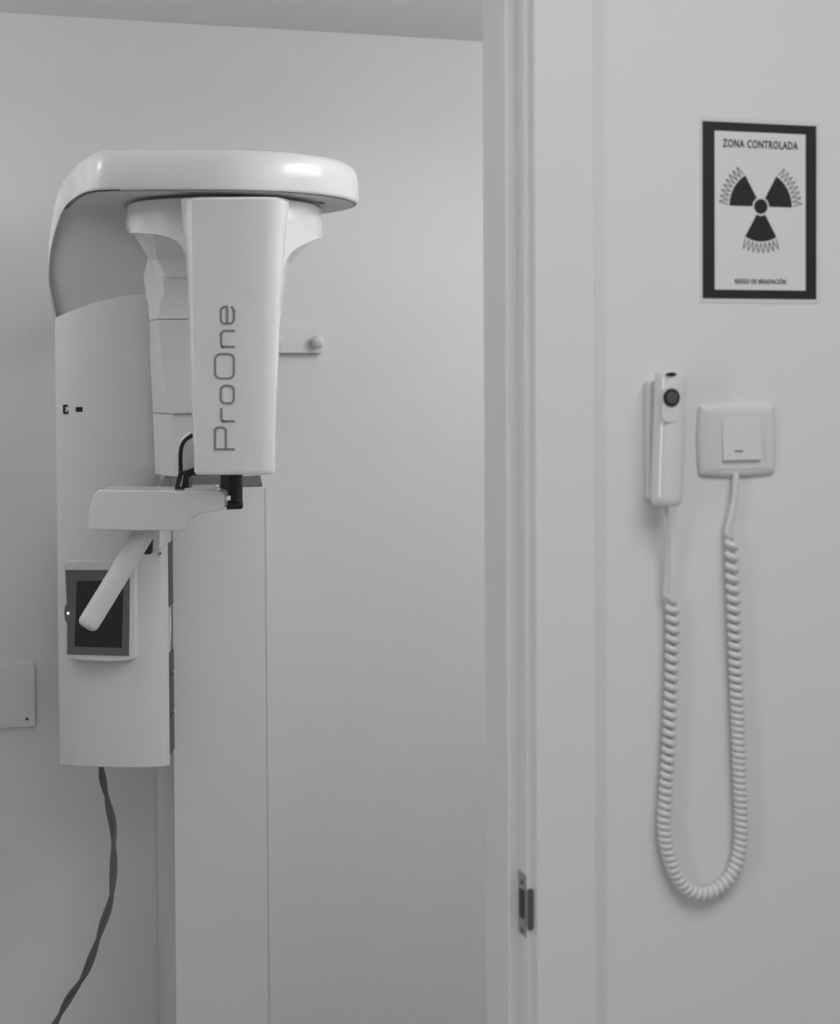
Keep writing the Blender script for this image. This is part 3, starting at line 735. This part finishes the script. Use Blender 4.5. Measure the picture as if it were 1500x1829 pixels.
# ================================================================== WALL PLATE with rocker
yp = YF-0.009
a = rect(1246, 1381, 721, 724, 848.5, 848)
wpz = empty('wall_switch_plate', ((a[0]+a[1])/2, YF-0.004, (a[2]+a[3])/2)); wpz['_c'] = tuple(wpz.location)
tag(wpz, 'square white wall plate with rocker that the coiled cord enters from below', 'switch')
def off_rr(ins, y, bul=0.0022): 
    return [(x, y, z) for x, z in rrect(a[0]+ins, a[1]-ins, a[2]+ins, a[3]-ins, max(0.0045-ins, 0.002), 6, bul)]
rg = [off_rr(0, YF-0.0003), off_rr(0, YF-0.0018), off_rr(0.0006, YF-0.0034), off_rr(0.0022, YF-0.0050), off_rr(0.005, YF-0.0064), off_rr(0.009, YF-0.0072)]
obj('frame', loft(rg), M_SWITCH, wpz, smooth=50)
b = rect(1277, 1357, 734.5, 736, 837, 837)
ins = [(x, z) for x, z in rrect(b[0], b[1], b[2], b[3], 0.001)]
obj('insert', prism_y(ins, YF-0.0078, YF-0.005), M_SWITCH, wpz, smooth=0, bevel=0.0004)
b = rect(1283.5, 1351, 748, 749.5, 820.5, 821)
bm = bmesh.new()
vs = [(b[0], YF-0.008, b[2]), (b[1], YF-0.008, b[2]), (b[1], YF-0.008, b[3]), (b[0], YF-0.008, b[3])]
vf = [(b[0], YF-0.0122, b[2]), (b[1], YF-0.0122, b[2]), (b[1], YF-0.0088, b[3]), (b[0], YF-0.0088, b[3])]
loft([vs, vf], bm)
rk = obj('rocker', bm, M_SWITCH, wpz, smooth=0, bevel=0.0006)
cm = W(1320.5, 806, YF-0.0135)
for k_, (wq, xq) in enumerate(((3.2, -6.2), (3.0, -2.0), (2.6, 1.8), (4.0, 6.2))):   # the unreadable raised letters of the maker
    obj('raised_letter', box_bm(cm.x+(xq-wq/2)*mpp, cm.x+(xq+wq/2)*mpp, YF-0.0120, YF-0.0108, cm.z-1.6*mpp, cm.z+1.6*mpp), M_PRINTG, rk, smooth=0)

# ================================================================== LAMPS out of frame (ceiling fittings, the left x-ray room one an added fill) and corridor window
def ceil_lamp(x, y, z, sx, sy, dz, label):
    e = empty('ceiling_light', (x, y, z)); e['_c'] = (x, y, z)
    tag(e, label, 'ceiling light')
    if not dz: obj('housing', box_bm(x-sx/2-0.02, x+sx/2+0.02, y-sy/2-0.02, y+sy/2+0.02, z-0.02, z), M_FRAME, e, smooth=0)
    else:
        obj('diffuser', box_bm(x-sx/2, x+sx/2, y-sy/2, y+sy/2, z-dz+0.01, z-dz+0.06), M_LAMP, e, smooth=0, bevel=0.01)
        obj('pan', box_bm(x-sx/2, x+sx/2, y-sy/2, y+sy/2, z-dz, z-dz+0.0095), M_FRAME, e, smooth=0)
        for ax in (-sx/3, sx/3): obj('rod', box_bm(x+ax-0.006, x+ax+0.006, y-0.006, y+0.006, z-dz+0.06, z), M_STEEL, e, smooth=0)
ceil_lamp(XL_[0][0], XL_[0][1], CEIL_X, 0.6, 0.6, 0.22, 'square glowing suspended ceiling light in the x-ray room, towards its right wall')
ceil_lamp(XL_[1][0], XL_[1][1], CEIL_X, 0.36, 0.36, 0.22, 'added fill light, a small square glowing box hung in the x-ray room, towards its left wall')
ceil_lamp(0.85, 0.40, CEIL_C, 1.2, 1.1, 0, 'rectangular ceiling panel light in the corridor')

wn = empty('window_1', (-1.4, 0.45, 0.93)); wn['_c'] = tuple(wn.location); tag(wn, kind='structure')
for ya, yb, za, zb_ in ((0.22, 0.68, 0.91, 0.95), (0.22, 0.68, 2.25, 2.29), (0.22, 0.26, 0.95, 2.25), (0.64, 0.68, 0.95, 2.25)):
    obj('window_frame', box_bm(-1.3995, -1.378, ya, yb, za, zb_), M_FRAME, wn, smooth=0, bevel=0.002)
obj('window_pane', box_bm(-1.3995, -1.392, 0.26, 0.64, 0.95, 2.25), mat('frosted_daylit_pane', 0.8, 0.4, emit=1.5), wn, smooth=0)
for o in list(SC.objects):
    if '_c' in o: del o['_c']
    if '_keep' in o: del o['_keep']
